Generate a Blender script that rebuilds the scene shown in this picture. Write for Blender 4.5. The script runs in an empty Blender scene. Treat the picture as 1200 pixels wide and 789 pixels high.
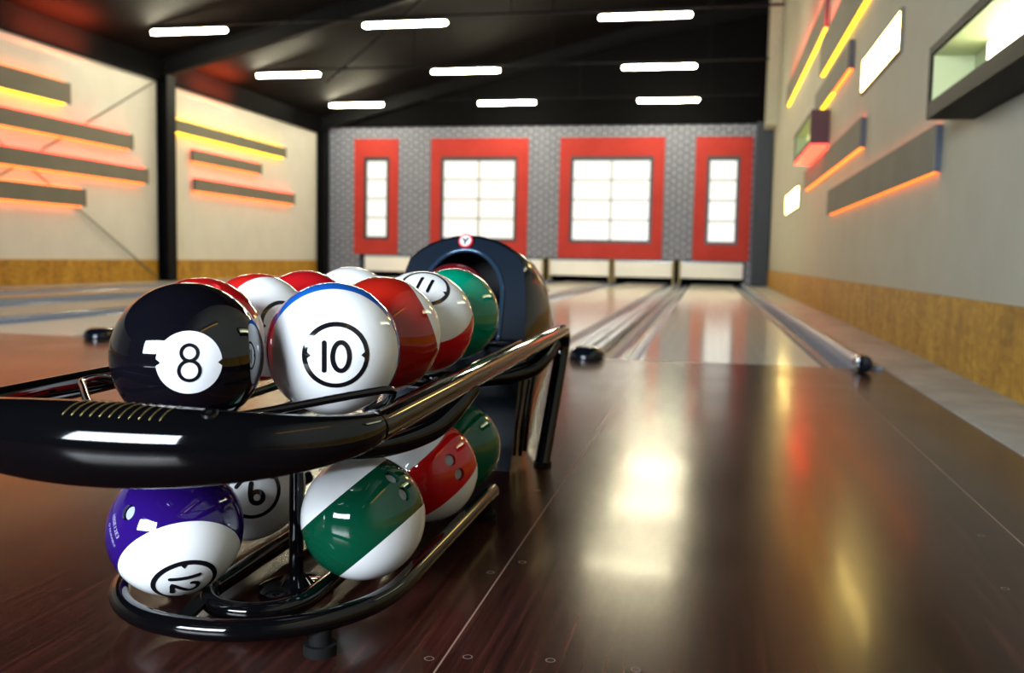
import bpy, bmesh, math, random
from mathutils import Vector, Matrix
random.seed(7)
sc = bpy.context.scene
C = sc.collection
PI = math.pi

# ------------------------------------------------------------------ camera
F_PX, IW, IH = 1100.0, 1200.0, 789.0
YAW, PITCH, ROLL = 0.208201, 0.083607, 0.020
CAM = Vector((0, 0, 0.60))
fwd = Vector((-math.sin(YAW) * math.cos(PITCH), math.cos(YAW) * math.cos(PITCH), -math.sin(PITCH)))
rt0 = Vector((math.cos(YAW), math.sin(YAW), 0))
up0 = rt0.cross(fwd)
RT = math.cos(ROLL) * rt0 + math.sin(ROLL) * up0
UP = -math.sin(ROLL) * rt0 + math.cos(ROLL) * up0
cd = bpy.data.cameras.new('camera')
cam = bpy.data.objects.new('camera', cd)
C.objects.link(cam)
M = Matrix((RT, UP, -fwd)).transposed().to_4x4()
M.translation = CAM
cam.matrix_world = M
cd.sensor_width = 36
cd.lens = F_PX / IW * 36
cd.clip_start = 0.05
cd.dof.use_dof = True
cd.dof.focus_distance = 1.5
cd.dof.aperture_fstop = 4.0
sc.camera = cam

def ray(x, y):
    return fwd + (x - IW / 2) / F_PX * RT - (y - IH / 2) / F_PX * UP

# ------------------------------------------------------------------ world, exposure, large lights
w = bpy.data.worlds.new('world')
sc.world = w
w.use_nodes = True
w.node_tree.nodes['Background'].inputs[0].default_value = (0.5, 0.6, 0.8, 1)
w.node_tree.nodes['Background'].inputs[1].default_value = 0.3
vs = sc.view_settings
vs.view_transform = 'Standard'
vs.look = 'None'
vs.exposure = 0.5
vs.gamma = 1.0
vs.use_curve_mapping = False
sc.cycles.use_denoising = True
sc.cycles.max_bounces = 8
sc.cycles.sample_clamp_indirect = 6
LAMP = 98.0            # tube lamp emission
WIN_REAR = 8.0

def area(name, loc, rot, sx, sy, power, col):
    ld = bpy.data.lights.new(name, 'AREA')
    ld.shape = 'RECTANGLE'
    ld.size, ld.size_y = sx, sy
    ld.energy = power
    ld.color = col
    o = bpy.data.objects.new(name, ld)
    C.objects.link(o)
    o.location = loc
    o.rotation_euler = rot
    return o
# daylight fill added behind the photographer, set at the unseen rear windows
area('window_daylight', (-2.6, -3.42, 1.95), (math.radians(90), 0, 0), 3.2, 1.7, 330, (0.78, 0.88, 1.0)).data.spread = math.radians(120)

# unseen red lights added by the left wall to redden the ceiling
for y_ in (13.6, 18.6):
    area('red_uplight', (-10.25, y_, 4.0), (math.radians(180), math.radians(-35), 0), .25, 1.6, 60, (1.0, .10, .03))

# ------------------------------------------------------------------ materials
def pmat(name, col=(.8, .8, .8), rough=.5, metal=0., emit=None, es=0., coat=0., spec=.5):
    m = bpy.data.materials.new(name)
    m.use_nodes = True
    b = m.node_tree.nodes['Principled BSDF']
    b.inputs['Base Color'].default_value = (*col, 1)
    b.inputs['Roughness'].default_value = rough
    b.inputs['Metallic'].default_value = metal
    b.inputs['Specular IOR Level'].default_value = spec
    b.inputs['Coat Weight'].default_value = coat
    b.inputs['Coat Roughness'].default_value = .03
    if emit:
        b.inputs['Emission Color'].default_value = (*emit, 1)
        b.inputs['Emission Strength'].default_value = es
    return m

class NT:
    def __init__(s, m):
        s.t = m.node_tree
        s.b = s.t.nodes['Principled BSDF']
    def n(s, typ, **kw):
        nd = s.t.nodes.new(typ)
        for k, v in kw.items():
            setattr(nd, k, v)
        return nd
    def l(s, a, b):
        s.t.links.new(a, b)
    def math(s, op, a, b=None, c=None):
        nd = s.n('ShaderNodeMath', operation=op)
        for i, v in enumerate((a, b, c)):
            if v is None:
                continue
            if isinstance(v, (int, float)):
                nd.inputs[i].default_value = v
            else:
                s.l(v, nd.inputs[i])
        return nd.outputs[0]
    def mix(s, f, a, b):
        nd = s.n('ShaderNodeMix', data_type='RGBA')
        for i, v in ((0, f), (6, a), (7, b)):
            if isinstance(v, (int, float)):
                nd.inputs[i].default_value = v
            elif isinstance(v, tuple):
                nd.inputs[i].default_value = (*v, 1)
            else:
                s.l(v, nd.inputs[i])
        return nd.outputs[2]
    def pos(s, scale=(1, 1, 1), loc=(0, 0, 0)):
        g = s.n('ShaderNodeNewGeometry')
        mp = s.n('ShaderNodeMapping')
        mp.inputs['Scale'].default_value = scale
        mp.inputs['Location'].default_value = loc
        s.l(g.outputs['Position'], mp.inputs[0])
        return mp.outputs[0]
    def noise(s, vec, scale, detail=4, rough=.5):
        nd = s.n('ShaderNodeTexNoise')
        nd.inputs['Scale'].default_value = scale
        nd.inputs['Detail'].default_value = detail
        nd.inputs['Roughness'].default_value = rough
        s.l(vec, nd.inputs['Vector'])
        return nd.outputs[0]
    def ramp(s, f, stops):
        nd = s.n('ShaderNodeValToRGB')
        e = nd.color_ramp.elements
        while len(e) < len(stops):
            e.new(.5)
        for i, (p, c) in enumerate(stops):
            e[i].position = p
            e[i].color = (*c, 1) if isinstance(c, tuple) else (c, c, c, 1)
        s.l(f, nd.inputs[0])
        return nd.outputs[0]
    def bump(s, h, strength=.2, dist=.01):
        nd = s.n('ShaderNodeBump')
        nd.inputs['Strength'].default_value = strength
        nd.inputs['Distance'].default_value = dist
        s.l(h, nd.inputs['Height'])
        s.l(nd.outputs[0], s.b.inputs['Normal'])

# dark walnut approach floor: planks along y, thin pale seams, screw plugs, scuffs
SEAMS = (-0.372, 0.683, -2.9, -5.4)
PLUGS = [(503, 772), (548, 770), (575, 671), (612, 659), (645, 774), (745, 785), (1178, 690), (1150, 628), (655, 560), (630, 575)]
mat_floor = pmat('walnut_approach', (.08, .03, .02), .2, spec=.155, coat=.06)
mat_floor.node_tree.nodes['Principled BSDF'].inputs['Specular Tint'].default_value = (1, .68, .20, 1)
mat_floor.node_tree.nodes['Principled BSDF'].inputs['Coat Roughness'].default_value = .075
N = NT(mat_floor)
g = N.n('ShaderNodeNewGeometry')
sx = N.n('ShaderNodeSeparateXYZ')
N.l(g.outputs['Position'], sx.inputs[0])
X, Y = sx.outputs[0], sx.outputs[1]
pi_ = N.math('FLOOR', N.math('DIVIDE', X, .117))
wn = N.n('ShaderNodeTexWhiteNoise', noise_dimensions='1D')
N.l(pi_, wn.inputs['W'])
cmb = N.n('ShaderNodeCombineXYZ')
N.l(N.math('MULTIPLY', X, 62.), cmb.inputs[0])
N.l(N.math('ADD', N.math('MULTIPLY', Y, 1.6), N.math('MULTIPLY', wn.outputs[0], 37.)), cmb.inputs[1])
grain = N.noise(cmb.outputs[0], 1.4, 7, .62)
fine = N.noise(N.pos((160, 7, 1)), 1.0, 4, .6)
blot = N.noise(N.pos((1, 1, 1)), 2.2, 3, .5)
c1 = N.ramp(grain, [(.28, (.005, .002, .002)), (.5, (.040, .0105, .008)), (.85, (.14, .034, .023))])
c2 = N.mix(N.math('MULTIPLY', wn.outputs[0], .55), c1, (.028, .010, .007))
c3 = N.mix(N.math('MULTIPLY', fine, .35), c2, (.015, .006, .004))
seam = None
for xs in SEAMS:
    d = N.math('LESS_THAN', N.math('ABSOLUTE', N.math('SUBTRACT', X, xs)), .0016)
    seam = d if seam is None else N.math('MAXIMUM', seam, d)
ringm = None
for (px, py) in PLUGS:
    d = ray(px, py)
    q = CAM + d * (-CAM.z / d.z)
    vm = N.n('ShaderNodeVectorMath', operation='DISTANCE')
    cx = N.n('ShaderNodeCombineXYZ')
    N.l(X, cx.inputs[0]); N.l(Y, cx.inputs[1])
    N.l(cx.outputs[0], vm.inputs[0])
    vm.inputs[1].default_value = (q.x, q.y, 0)
    r_ = N.math('LESS_THAN', N.math('ABSOLUTE', N.math('SUBTRACT', vm.outputs['Value'], .0068)), .0009)
    ringm = r_ if ringm is None else N.math('MAXIMUM', ringm, r_)
scr = N.noise(N.pos((6, 2.2, 1)), 3.0, 8, .75)
scuff = N.math('MULTIPLY', N.math('GREATER_THAN', scr, .69), .22)
c4 = N.mix(N.math('MULTIPLY', seam, .75), c3, (.42, .27, .2))
c5 = N.mix(N.math('MULTIPLY', ringm, .5), c4, (.4, .33, .28))
c6 = N.mix(scuff, c5, (.25, .19, .16))
N.l(c6, N.b.inputs['Base Color'])
N.l(N.math('ADD', N.math('MULTIPLY', blot, .12), .15), N.b.inputs['Roughness'])
N.bump(N.math('ADD', N.math('MULTIPLY', blot, 1.), N.math('MULTIPLY', fine, .05)), .08, .01)

mat_concrete = pmat('grey_screed', (.5, .5, .48), .45)
N = NT(mat_concrete)
N.l(N.ramp(N.noise(N.pos(), 2.2, 8, .65), [(.3, (.30, .31, .30)), (.7, (.62, .62, .58))]), N.b.inputs['Base Color'])

mat_lane = pmat('maple_lane', (.8, .66, .45), .12, spec=.25)
N = NT(mat_lane)
gx = N.noise(N.pos((26, .5, 1)), 1.0, 5, .6)
N.l(N.ramp(gx, [(.3, (.87, .82, .72)), (.7, (.95, .92, .85))]), N.b.inputs['Base Color'])
mat_gutter = pmat('gutter_plastic', (.26, .33, .46), .16)
mat_divider = pmat('divider_top', (.34, .41, .53), .12)

def brush_wall(name, a, b, sc_=2.0):
    m = pmat(name, a, .75)
    N = NT(m)
    N.l(N.ramp(N.noise(N.pos(), sc_, 6, .6), [(.3, a), (.7, b)]), N.b.inputs['Base Color'])
    return m
mat_wall = brush_wall('cream_plaster', (.70, .695, .63), (.76, .755, .69))
mat_wall_r = brush_wall('beige_plaster', (.47, .465, .36), (.52, .515, .41))
mat_osb = pmat('strand_board', (.4, .25, .06), .5, spec=.25)
N = NT(mat_osb)
va = N.n('ShaderNodeTexVoronoi')
va.inputs['Scale'].default_value = 30
N.l(N.pos((1, .45, 1)), va.inputs['Vector'])
nz = N.noise(N.pos((1, 1, .4)), 5, 8, .75)
ca = N.ramp(nz, [(.3, (.20, .085, .006)), (.5, (.50, .25, .02)), (.72, (.78, .47, .06))])
N.l(N.mix(.35, ca, N.mix(va.outputs['Color'], (.20, .09, .008), (.75, .45, .07))), N.b.inputs['Base Color'])
mat_brick = pmat('grey_brick', (.12, .12, .14), .8)
N = NT(mat_brick)
br = N.n('ShaderNodeTexBrick')
br.inputs['Scale'].default_value = 1
br.inputs['Brick Width'].default_value = .30
br.inputs['Row Height'].default_value = .10
br.inputs['Mortar Size'].default_value = .014
br.inputs['Color1'].default_value = (.075, .085, .13, 1)
br.inputs['Color2'].default_value = (.11, .12, .17, 1)
br.inputs['Mortar'].default_value = (.42, .45, .55, 1)
g = N.n('ShaderNodeNewGeometry'); s1 = N.n('ShaderNodeSeparateXYZ'); c_ = N.n('ShaderNodeCombineXYZ')
N.l(g.outputs['Position'], s1.inputs[0]); N.l(s1.outputs[0], c_.inputs[0]); N.l(s1.outputs[2], c_.inputs[1])
N.l(c_.outputs[0], br.inputs['Vector'])
N.l(br.outputs['Color'], N.b.inputs['Base Color'])
mat_ceiling = brush_wall('black_roof', (.0014, .0011, .0011), (.0045, .0034, .0032), 1.2)
mat_ceiling.node_tree.nodes['Principled BSDF'].inputs['Specular IOR Level'].default_value = .08
mat_fascia = pmat('black_paint', (.0015, .0018, .0025), .8, spec=.08)
mat_steel_dark = pmat('dark_steel', (.0025, .003, .004), .6, spec=.12)
mat_red = brush_wall('red_surround', (.42, .022, .016), (.50, .035, .024))
mat_frame = pmat('window_frame_dark', (.03, .035, .05), .4)
mat_muntin = pmat('muntin_grey', (.25, .26, .26), .5)
mat_pane = pmat('frosted_daylight_pane', (.3, .3, .29), .3, emit=(1.0, .98, .90), es=.70)
mat_pane2 = pmat('cool_daylight_pane', (.9, .9, .9), .3, emit=(.75, .87, 1.0), es=WIN_REAR)
mat_lamp = pmat('tube_glow', (1, 1, 1), .4, emit=(1.0, .92, .64), es=LAMP)
mat_lampcap = pmat('lamp_cap', (.7, .7, .68), .4)
mat_board = brush_wall('olive_grey_board', (.17, .16, .12), (.20, .19, .145))
mat_boardend = pmat('board_end_slate', (.07, .08, .11), .5)
mat_led_red = pmat('led_red', (.5, .1, .08), .5, emit=(1, .035, .018), es=6)
mat_led_red_hot = pmat('led_red_bright', (.5, .1, .08), .5, emit=(1, .03, .012), es=90)
mat_led_orange = pmat('led_orange', (.5, .2, .08), .5, emit=(1, .16, .015), es=3.6)
mat_led_yellow = pmat('led_yellow', (.5, .4, .08), .5, emit=(1, .50, .01), es=5)
mat_box_in = pmat('box_lining', (.45, .50, .30), .5)
mat_glow_white = pmat('glow_panel', (1, 1, 1), .4, emit=(1, .72, .20), es=13)
mat_black = pmat('gloss_black_paint', (.002, .002, .0025), .05, spec=.45)
mat_black_plastic = pmat('gloss_black_shell', (.004, .006, .010), .12, spec=.5)
mat_satin = pmat('satin_black_face', (.005, .010, .018), .25, spec=.4)
mat_trim = pmat('blue_black_trim', (.03, .06, .10), .12, metal=.5)
mat_rubber = pmat('black_rubber', (.005, .005, .005), .75, spec=.15)
mat_screw = pmat('dark_screw', (.08, .08, .085), .3, metal=1)
mat_gold = pmat('gold_line', (.45, .33, .12), .3, metal=.7)
mat_ink = pmat('black_ink', (.006, .006, .008), .1)
mat_white_ink = pmat('white_ink', (.82, .83, .85), .1)
mat_serial = pmat('serial_ink', (.38, .36, .5), .3)
mat_hole = pmat('finger_insert', (.34, .38, .42), .4)
mat_badge_w = pmat('badge_white', (.6, .6, .6), .4)
mat_badge_r = pmat('badge_red', (.6, .02, .03), .2)
mat_mask = brush_wall('mask_white', (.88, .88, .87), (.93, .93, .92))
mat_brass = pmat('yellow_post', (.42, .33, .16), .5)

# ------------------------------------------------------------------ mesh helpers
def setp(o, label=None, cat=None, group=None, kind=None):
    if label: o['label'] = label
    if cat: o['category'] = cat
    if group: o['group'] = group
    if kind: o['kind'] = kind
    return o

def link(name, bm, mat, parent=None, smooth=False, angle=None):
    bmesh.ops.recalc_face_normals(bm, faces=bm.faces)
    me = bpy.data.meshes.new(name)
    bm.to_mesh(me)
    bm.free()
    if smooth:
        for p in me.polygons:
            p.use_smooth = True
        if angle:
            me.set_sharp_from_angle(angle=math.radians(angle))
    mats = mat if isinstance(mat, (list, tuple)) else [mat]
    for m_ in mats:
        me.materials.append(m_)
    o = bpy.data.objects.new(name, me)
    C.objects.link(o)
    if parent:
        o.parent = parent
        o.matrix_parent_inverse = Matrix.Translation(-parent.location)
    return o

def empty(name, loc, label, cat, group=None):
    o = bpy.data.objects.new(name, None)
    C.objects.link(o)
    o.location = loc
    o.empty_display_size = .1
    return setp(o, label, cat, group)

def box(bm, x0, x1, y0, y1, z0, z1, bev=0, rot=None):
    vs_ = [bm.verts.new(p) for p in ((x0, y0, z0), (x1, y0, z0), (x1, y1, z0), (x0, y1, z0), (x0, y0, z1), (x1, y0, z1), (x1, y1, z1), (x0, y1, z1))]
    fs = [bm.faces.new([vs_[i] for i in f]) for f in ((0, 3, 2, 1), (4, 5, 6, 7), (0, 1, 5, 4), (1, 2, 6, 5), (2, 3, 7, 6), (3, 0, 4, 7))]
    if bev:
        es = list({e for f in fs for e in f.edges})
        bmesh.ops.bevel(bm, geom=es, offset=bev, segments=2, affect='EDGES', profile=.5)
    return bm

def B():
    return bmesh.new()

def obox(name, mat, b, parent=None, bev=0, **kw):
    o = link(name, box(B(), *b, bev=bev), mat, parent)
    return setp(o, **kw)

def tube(bm, pts, r, seg=16, cap=True, closed=False):
    pts = [Vector(p) for p in pts]
    n = len(pts)
    rings = []
    prev = None
    for i, p in enumerate(pts):
        if closed:
            t = (pts[(i + 1) % n] - pts[i - 1]).normalized()
        else:
            t = (pts[min(i + 1, n - 1)] - pts[max(i - 1, 0)]).normalized()
        if prev is None:
            a = t.cross(Vector((0, 0, 1)))
            if a.length < .01:
                a = t.cross(Vector((1, 0, 0)))
            a.normalize()
        else:
            a = (prev - t * prev.dot(t)).normalized()
        prev = a
        b = t.cross(a)
        rr = r(i / (n - 1)) if callable(r) else r
        rings.append([bm.verts.new(p + (a * math.cos(k * 2 * PI / seg) + b * math.sin(k * 2 * PI / seg)) * rr) for k in range(seg)])
    for i in range(n if closed else n - 1):
        A_, B_ = rings[i], rings[(i + 1) % n]
        for k in range(seg):
            bm.faces.new((A_[k], A_[(k + 1) % seg], B_[(k + 1) % seg], B_[k]))
    if cap and not closed:
        bm.faces.new(rings[0][::-1])
        bm.faces.new(rings[-1])
    return bm

def fillet(pts, rad, seg=8):
    """polyline with rounded corners"""
    pts = [Vector(p) for p in pts]
    out = [pts[0]]
    for i in range(1, len(pts) - 1):
        p0, p, p1 = pts[i - 1], pts[i], pts[i + 1]
        r_ = rad[i - 1] if isinstance(rad, (list, tuple)) else rad
        a, b = (p0 - p), (p1 - p)
        r_ = min(r_, a.length * .49, b.length * .49)
        A_, B_ = p + a.normalized() * r_, p + b.normalized() * r_
        for k in range(seg + 1):
            t = k / seg
            out.append(A_ * (1 - t) ** 2 + p * 2 * t * (1 - t) + B_ * t * t)
    out.append(pts[-1])
    return out

def spline(pts, sub=8):
    """Catmull-Rom"""
    pts = [Vector(p) for p in pts]
    out = []
    for i in range(len(pts) - 1):
        p0 = pts[max(i - 1, 0)]; p1 = pts[i]; p2 = pts[i + 1]; p3 = pts[min(i + 2, len(pts) - 1)]
        for k in range(sub):
            t = k / sub
            out.append(.5 * ((2 * p1) + (p2 - p0) * t + (2 * p0 - 5 * p1 + 4 * p2 - p3) * t * t + (3 * p1 - p0 - 3 * p2 + p3) * t ** 3))
    out.append(pts[-1])
    return out

def cyl(bm, c, r, h, seg=32, r2=None):
    bmesh.ops.create_cone(bm, cap_ends=True, segments=seg, radius1=r, radius2=r if r2 is None else r2, depth=h,
                          matrix=Matrix.Translation(Vector(c) + Vector((0, 0, h / 2))))
    return bm

# ------------------------------------------------------------------ the hall
XL, XR, YB, YR = -10.65, 1.38, 24.6, -3.5
FOUL = 5.70
def struct(name, b, mat, bev=0):
    return obox(name, mat, b, kind='structure')
fl = B(); box(fl, XL - .2, .995, YR, FOUL, -.1, 0)
setp(link('floor', fl, mat_floor), kind='structure')
struct('floor_strip', (.995, XR + .2, YR, YB + .2, -.1, .004), mat_concrete)
struct('floor_strip_far', (.89, .995, FOUL + 1.5, YB + .2, -.05, .004), mat_concrete)
struct('floor_under_lanes', (XL - .2, .995, FOUL, YB + 1.2, -.1, -.05), mat_concrete)
struct('wall_left', (XL - .2, XL, YR, YB, -.1, 4.2), mat_wall)
struct('wall_right', (XR, XR + .2, YR, YB, -.1, 7.2), mat_wall_r)
struct('baseboard_left', (XL, XL + .03, YR, YB, 0, .425), mat_osb)
struct('baseboard_right', (XR - .025, XR, YR, YB, .004, .425), mat_osb)
# back wall with four window openings
WINS = [(-9.704, -8.445, -9.428, -8.695, 1), (-7.513, -4.846, -7.243, -5.133, 2), (-4.003, -1.296, -3.721, -1.571, 2), (-.517, .888, -.225, .599, 1)]
bw = B()
xs = [XL - .2]
for a in WINS:
    xs += [a[2], a[3]]
xs += [XR + .2]
for i in range(0, len(xs), 2):
    box(bw, xs[i], xs[i + 1], YB, YB + .2, .62, 4.07)
for a in WINS:
    box(bw, a[2], a[3], YB, YB + .2, .62, 1.03)
    box(bw, a[2], a[3], YB, YB + .2, 3.27, 4.07)
setp(link('wall_back', bw, mat_brick), kind='structure')
struct('trim_1', (XL - .2, XR + .2, YB - .10, YB + .2, 4.07, 7.2), mat_fascia)
struct('wall_pit', (XL - .2, XR + .2, YB + 1.0, YB + 1.1, -.1, .62), mat_fascia)
struct('trim_2', (XL - .2, -9.55, YB - .02, YB + .2, -.1, .62), mat_brick)
struct('trim_3', (.80, .99, YB - .02, YB + .2, -.1, .62), mat_brick)
struct('trim_4', (1.13, XR, YB - 1.3, YB - .30, 3.86, 7.1), mat_wall_r)
struct('trim_5', (XL, XL + .12, YR, YB, 3.88, 4.30), mat_fascia)
struct('wall_rear', (XL - .2, XR + .2, YR - .2, YR, -.1, 7.2), brush_wall('rear_plaster', (.02, .018, .018), (.03, .026, .026)))
# pitched roof
rf = B()
for (x0, z0, x1, z1) in ((XL - .2, 4.23, -2.0, 6.50), (-2.0, 6.50, XR + .2, 7.1)):
    v = [rf.verts.new(p) for p in ((x0, YR - .2, z0), (x1, YR - .2, z1), (x1, YB + .2, z1), (x0, YB + .2, z0), (x0, YR - .2, z0 + .2), (x1, YR - .2, z1 + .2), (x1, YB + .2, z1 + .2), (x0, YB + .2, z0 + .2))]
    for f in ((0, 3, 2, 1), (4, 5, 6, 7), (0, 1, 5, 4), (1, 2, 6, 5), (2, 3, 7, 6), (3, 0, 4, 7)):
        rf.faces.new([v[i] for i in f])
setp(link('ceiling', rf, mat_ceiling), kind='structure')

# windows
for k, (x0, x1, a0, a1, nc) in enumerate(WINS):
    wn_ = bpy.data.objects.new('window_%d' % (k + 1), None)
    C.objects.link(wn_)
    wn_.location = ((x0 + x1) / 2, YB, .63)
    wn_['kind'] = 'structure'
    s = B()
    z0, z1, b0, b1 = .63, 3.75, 1.03, 3.27
    for q in ((x0, a0, z0, z1), (a1, x1, z0, z1), (a0, a1, z0, b0), (a0, a1, b1, z1)):
        box(s, q[0], q[1], YB - .05, YB + .002, q[2], q[3])
    link('window_surround', s, mat_red, wn_)
    s = B(); t = .085
    for q in ((a0, a0 + t, b0, b1), (a1 - t, a1, b0, b1), (a0 + t, a1 - t, b0, b0 + t), (a0 + t, a1 - t, b1 - t * 1.3, b1)):
        box(s, q[0], q[1], YB - .03, YB + .06, q[2], q[3])
    link('window_frame', s, mat_frame, wn_)
    link('window_pane', box(B(), a0 + t, a1 - t, YB + .03, YB + .045, b0 + t, b1 - t), mat_pane, wn_)
    s = B()
    for j in range(1, 4):
        z = b0 + t + (b1 - b0 - 2 * t) * j / 4
        box(s, a0 + t, a1 - t, YB + .005, YB + .029, z - .02, z + .02)
    if nc == 2:
        xm = (a0 + a1) / 2
        box(s, xm - .022, xm + .022, YB, YB + .029, b0 + t, b1 - t)
    link('muntin', s, mat_muntin, wn_)
# rear windows (added behind the photographer, to be mirrored in the balls)
wn_ = bpy.data.objects.new('window_5', None); C.objects.link(wn_); wn_.location = (-2.8, YR, 1.0); wn_['kind'] = 'structure'
s = B()
for i in range(4):
    x = -4.1 + i * .68
    box(s, x, x + .6, YR + .002, YR + .02, 1.05, 2.45)
link('window_pane', s, mat_pane2, wn_)
s = B()
for x in (-4.18, -3.5, -2.82, -2.14, -1.46):
    box(s, x, x + .08, YR + .001, YR + .05, .97, 2.53)
for z in (.97, 2.45):
    box(s, -4.18, -1.38, YR + .001, YR + .05, z, z + .08)
link('window_frame', s, mat_frame, wn_)

# steel columns, rafters
for (y, lab) in ((16.75, 'black steel column standing against the cream left wall between its two panels'), (24.3, 'black steel column in the far left corner beside the grey brick wall')):
    e = empty('steel_column', (XL + .12, y, 0), lab, 'column', 'steel columns of the left wall')
    s = B()
    for q in ((XL + .03, XL + .05, y - .15, y + .15), (XL + .24, XL + .26, y - .15, y + .15), (XL + .05, XL + .24, y - .012, y + .012)):
        box(s, q[0], q[1], q[2], q[3], 0, 4.0)
    link('column_shaft', s, mat_steel_dark, e)
    link('base_plate', box(B(), XL + .03, XL + .34, y - .2, y + .2, 0, .03), mat_steel_dark, e)
obox('corner_column', pmat('slate_paint', (.03, .04, .06), .6), (.96, XR - .03, YB - .42, YB - .03, 0.004, 4.06), label='wide dark slate column in the far right corner next to the narrow red window', cat='column')
def rafter(y, lab, d=.34):
    s = B()
    for (x0, z0, x1, z1) in ((XL, 4.27, -2.0, 6.49), (-2.0, 6.49, XR, 7.05)):
        for (o0, o1, hw) in ((-.0, .03, .09), (.03, d - .03, .008), (d - .03, d, .09)):
            v = [s.verts.new(p) for p in ((x0, y - hw, z0 - o1), (x1, y - hw, z1 - o1), (x1, y + hw, z1 - o1), (x0, y + hw, z0 - o1), (x0, y - hw, z0 - o0), (x1, y - hw, z1 - o0), (x1, y + hw, z1 - o0), (x0, y + hw, z0 - o0))]
            for f in ((0, 3, 2, 1), (4, 5, 6, 7), (0, 1, 5, 4), (1, 2, 6, 5), (2, 3, 7, 6), (3, 0, 4, 7)):
                s.faces.new([v[i] for i in f])
    return setp(link('roof_rafter', s, mat_steel_dark), lab, 'roof beam', 'sloping roof rafters')
rafter(16.75, 'black steel rafter sloping up from the column in the middle of the left wall')
rafter(24.25, 'black steel rafter sloping along the top of the far brick wall')
rafter(9.2, 'black steel rafter sloping across the roof nearest the viewer')
# roof braces (crossing diagonals under the roof)
def roofz(x):
    return 4.23 + (x - XL + .2) * 2.27 / 8.85
for (p, q, lab) in (((-9.6, 12.2), (-6.2, 16.3), 'thin dark diagonal roof brace before the middle rafter, left of the lamps'),
                    ((-8.9, 20.8), (-5.2, 17.1), 'thin dark diagonal roof brace behind the middle rafter')):
    s = B(); tube(s, [(p[0], p[1], roofz(p[0]) - .15), (q[0], q[1], roofz(q[0]) - .15)], .03, 8)
    setp(link('roof_brace', s, mat_steel_dark), lab, 'brace', 'diagonal roof braces')
# wall bracing rods on the left wall (in two visible bays)
def brace(p, q, lab, xo=.016):
    s = B(); tube(s, [(XL + xo, p[0], p[1]), (XL + xo, q[0], q[1])], .014, 10)
    setp(link('bracing_rod', s, pmat('brace_steel', (.22, .22, .17), .5)), lab, 'brace', 'thin diagonal bracing rods on the left wall')
brace((16.6, 3.86), (12.3, 1.60), 'thin grey bracing rod rising to the top of the middle column on the left wall')
brace((12.3, 2.28), (16.6, .06), 'thin grey bracing rod falling to the foot of the middle column on the left wall', .0445)

# tube lamps on rails
ROWS = (15.1, 19.0, 22.95)
COLS = (-9.02, -5.10, -1.17)
RN = {15.1: 'third lamp row from the brick wall', 19.0: 'second lamp row from the brick wall', 22.95: 'lamp row closest to the brick wall', 11.2: 'fourth lamp row from the brick wall', 7.3: 'lamp row above the lane starts'}
CN = ('left', 'middle', 'right')
lampproto = None
def lamp_parts():
    s = B()
    pts = [(x, 0, 0) for x in (-.715, -.70, -.66, .66, .70, .715)]
    rr = [.018, .032, .036, .036, .032, .018]
    tube(s, pts, lambda t: rr[min(5, int(round(t * 5)))], 14)
    tb = link('glow_tube', s, mat_lamp, None, True)
    s = B()
    box(s, -.70, .70, -.03, .03, .036, .075, .008)
    hs = link('lamp_housing', s, mat_steel_dark)
    hg = [link('hanger', tube(B(), [(x, 0, .07), (x, 0, .0895)], .008, 8), mat_steel_dark) for x in (-.5, .5)]
    return [tb, hs] + hg
parts = lamp_parts()
first = True
for y in ROWS:
    for c, x in enumerate(COLS):
        e = empty('tube_lamp', (x, y, 4.40), 'glowing tube lamp, %s one of the %s' % (CN[c], RN[y]), 'lamp', 'ceiling tube lamps')
        for p in parts:
            o = p if first else p.copy()
            if not first:
                C.objects.link(o)
            o.parent = e
        first = False
    if y > 7:
        s = B(); box(s, XL + .85, .92, y - .022, y + .022, 4.49, 4.525)
        hz = []
        for x in (-9.5, -6.2, -3.3, -.2):
            z = 6.50 + (x + 2) * .168 if x > -2 else roofz(x)
            hz.append((x, z))
        e = empty('lamp_rail', (-4.5, y, 4.5), 'thin black ceiling rail carrying the %s' % RN[y], 'rail', 'ceiling rails')
        link('rail_bar', s, mat_steel_dark, e)
        for x, z in hz:
            link('rail_hanger', box(B(), x - .01, x + .01, y - .01, y + .01, 4.52, z), mat_steel_dark, e)
for p in parts:
    pass

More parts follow.
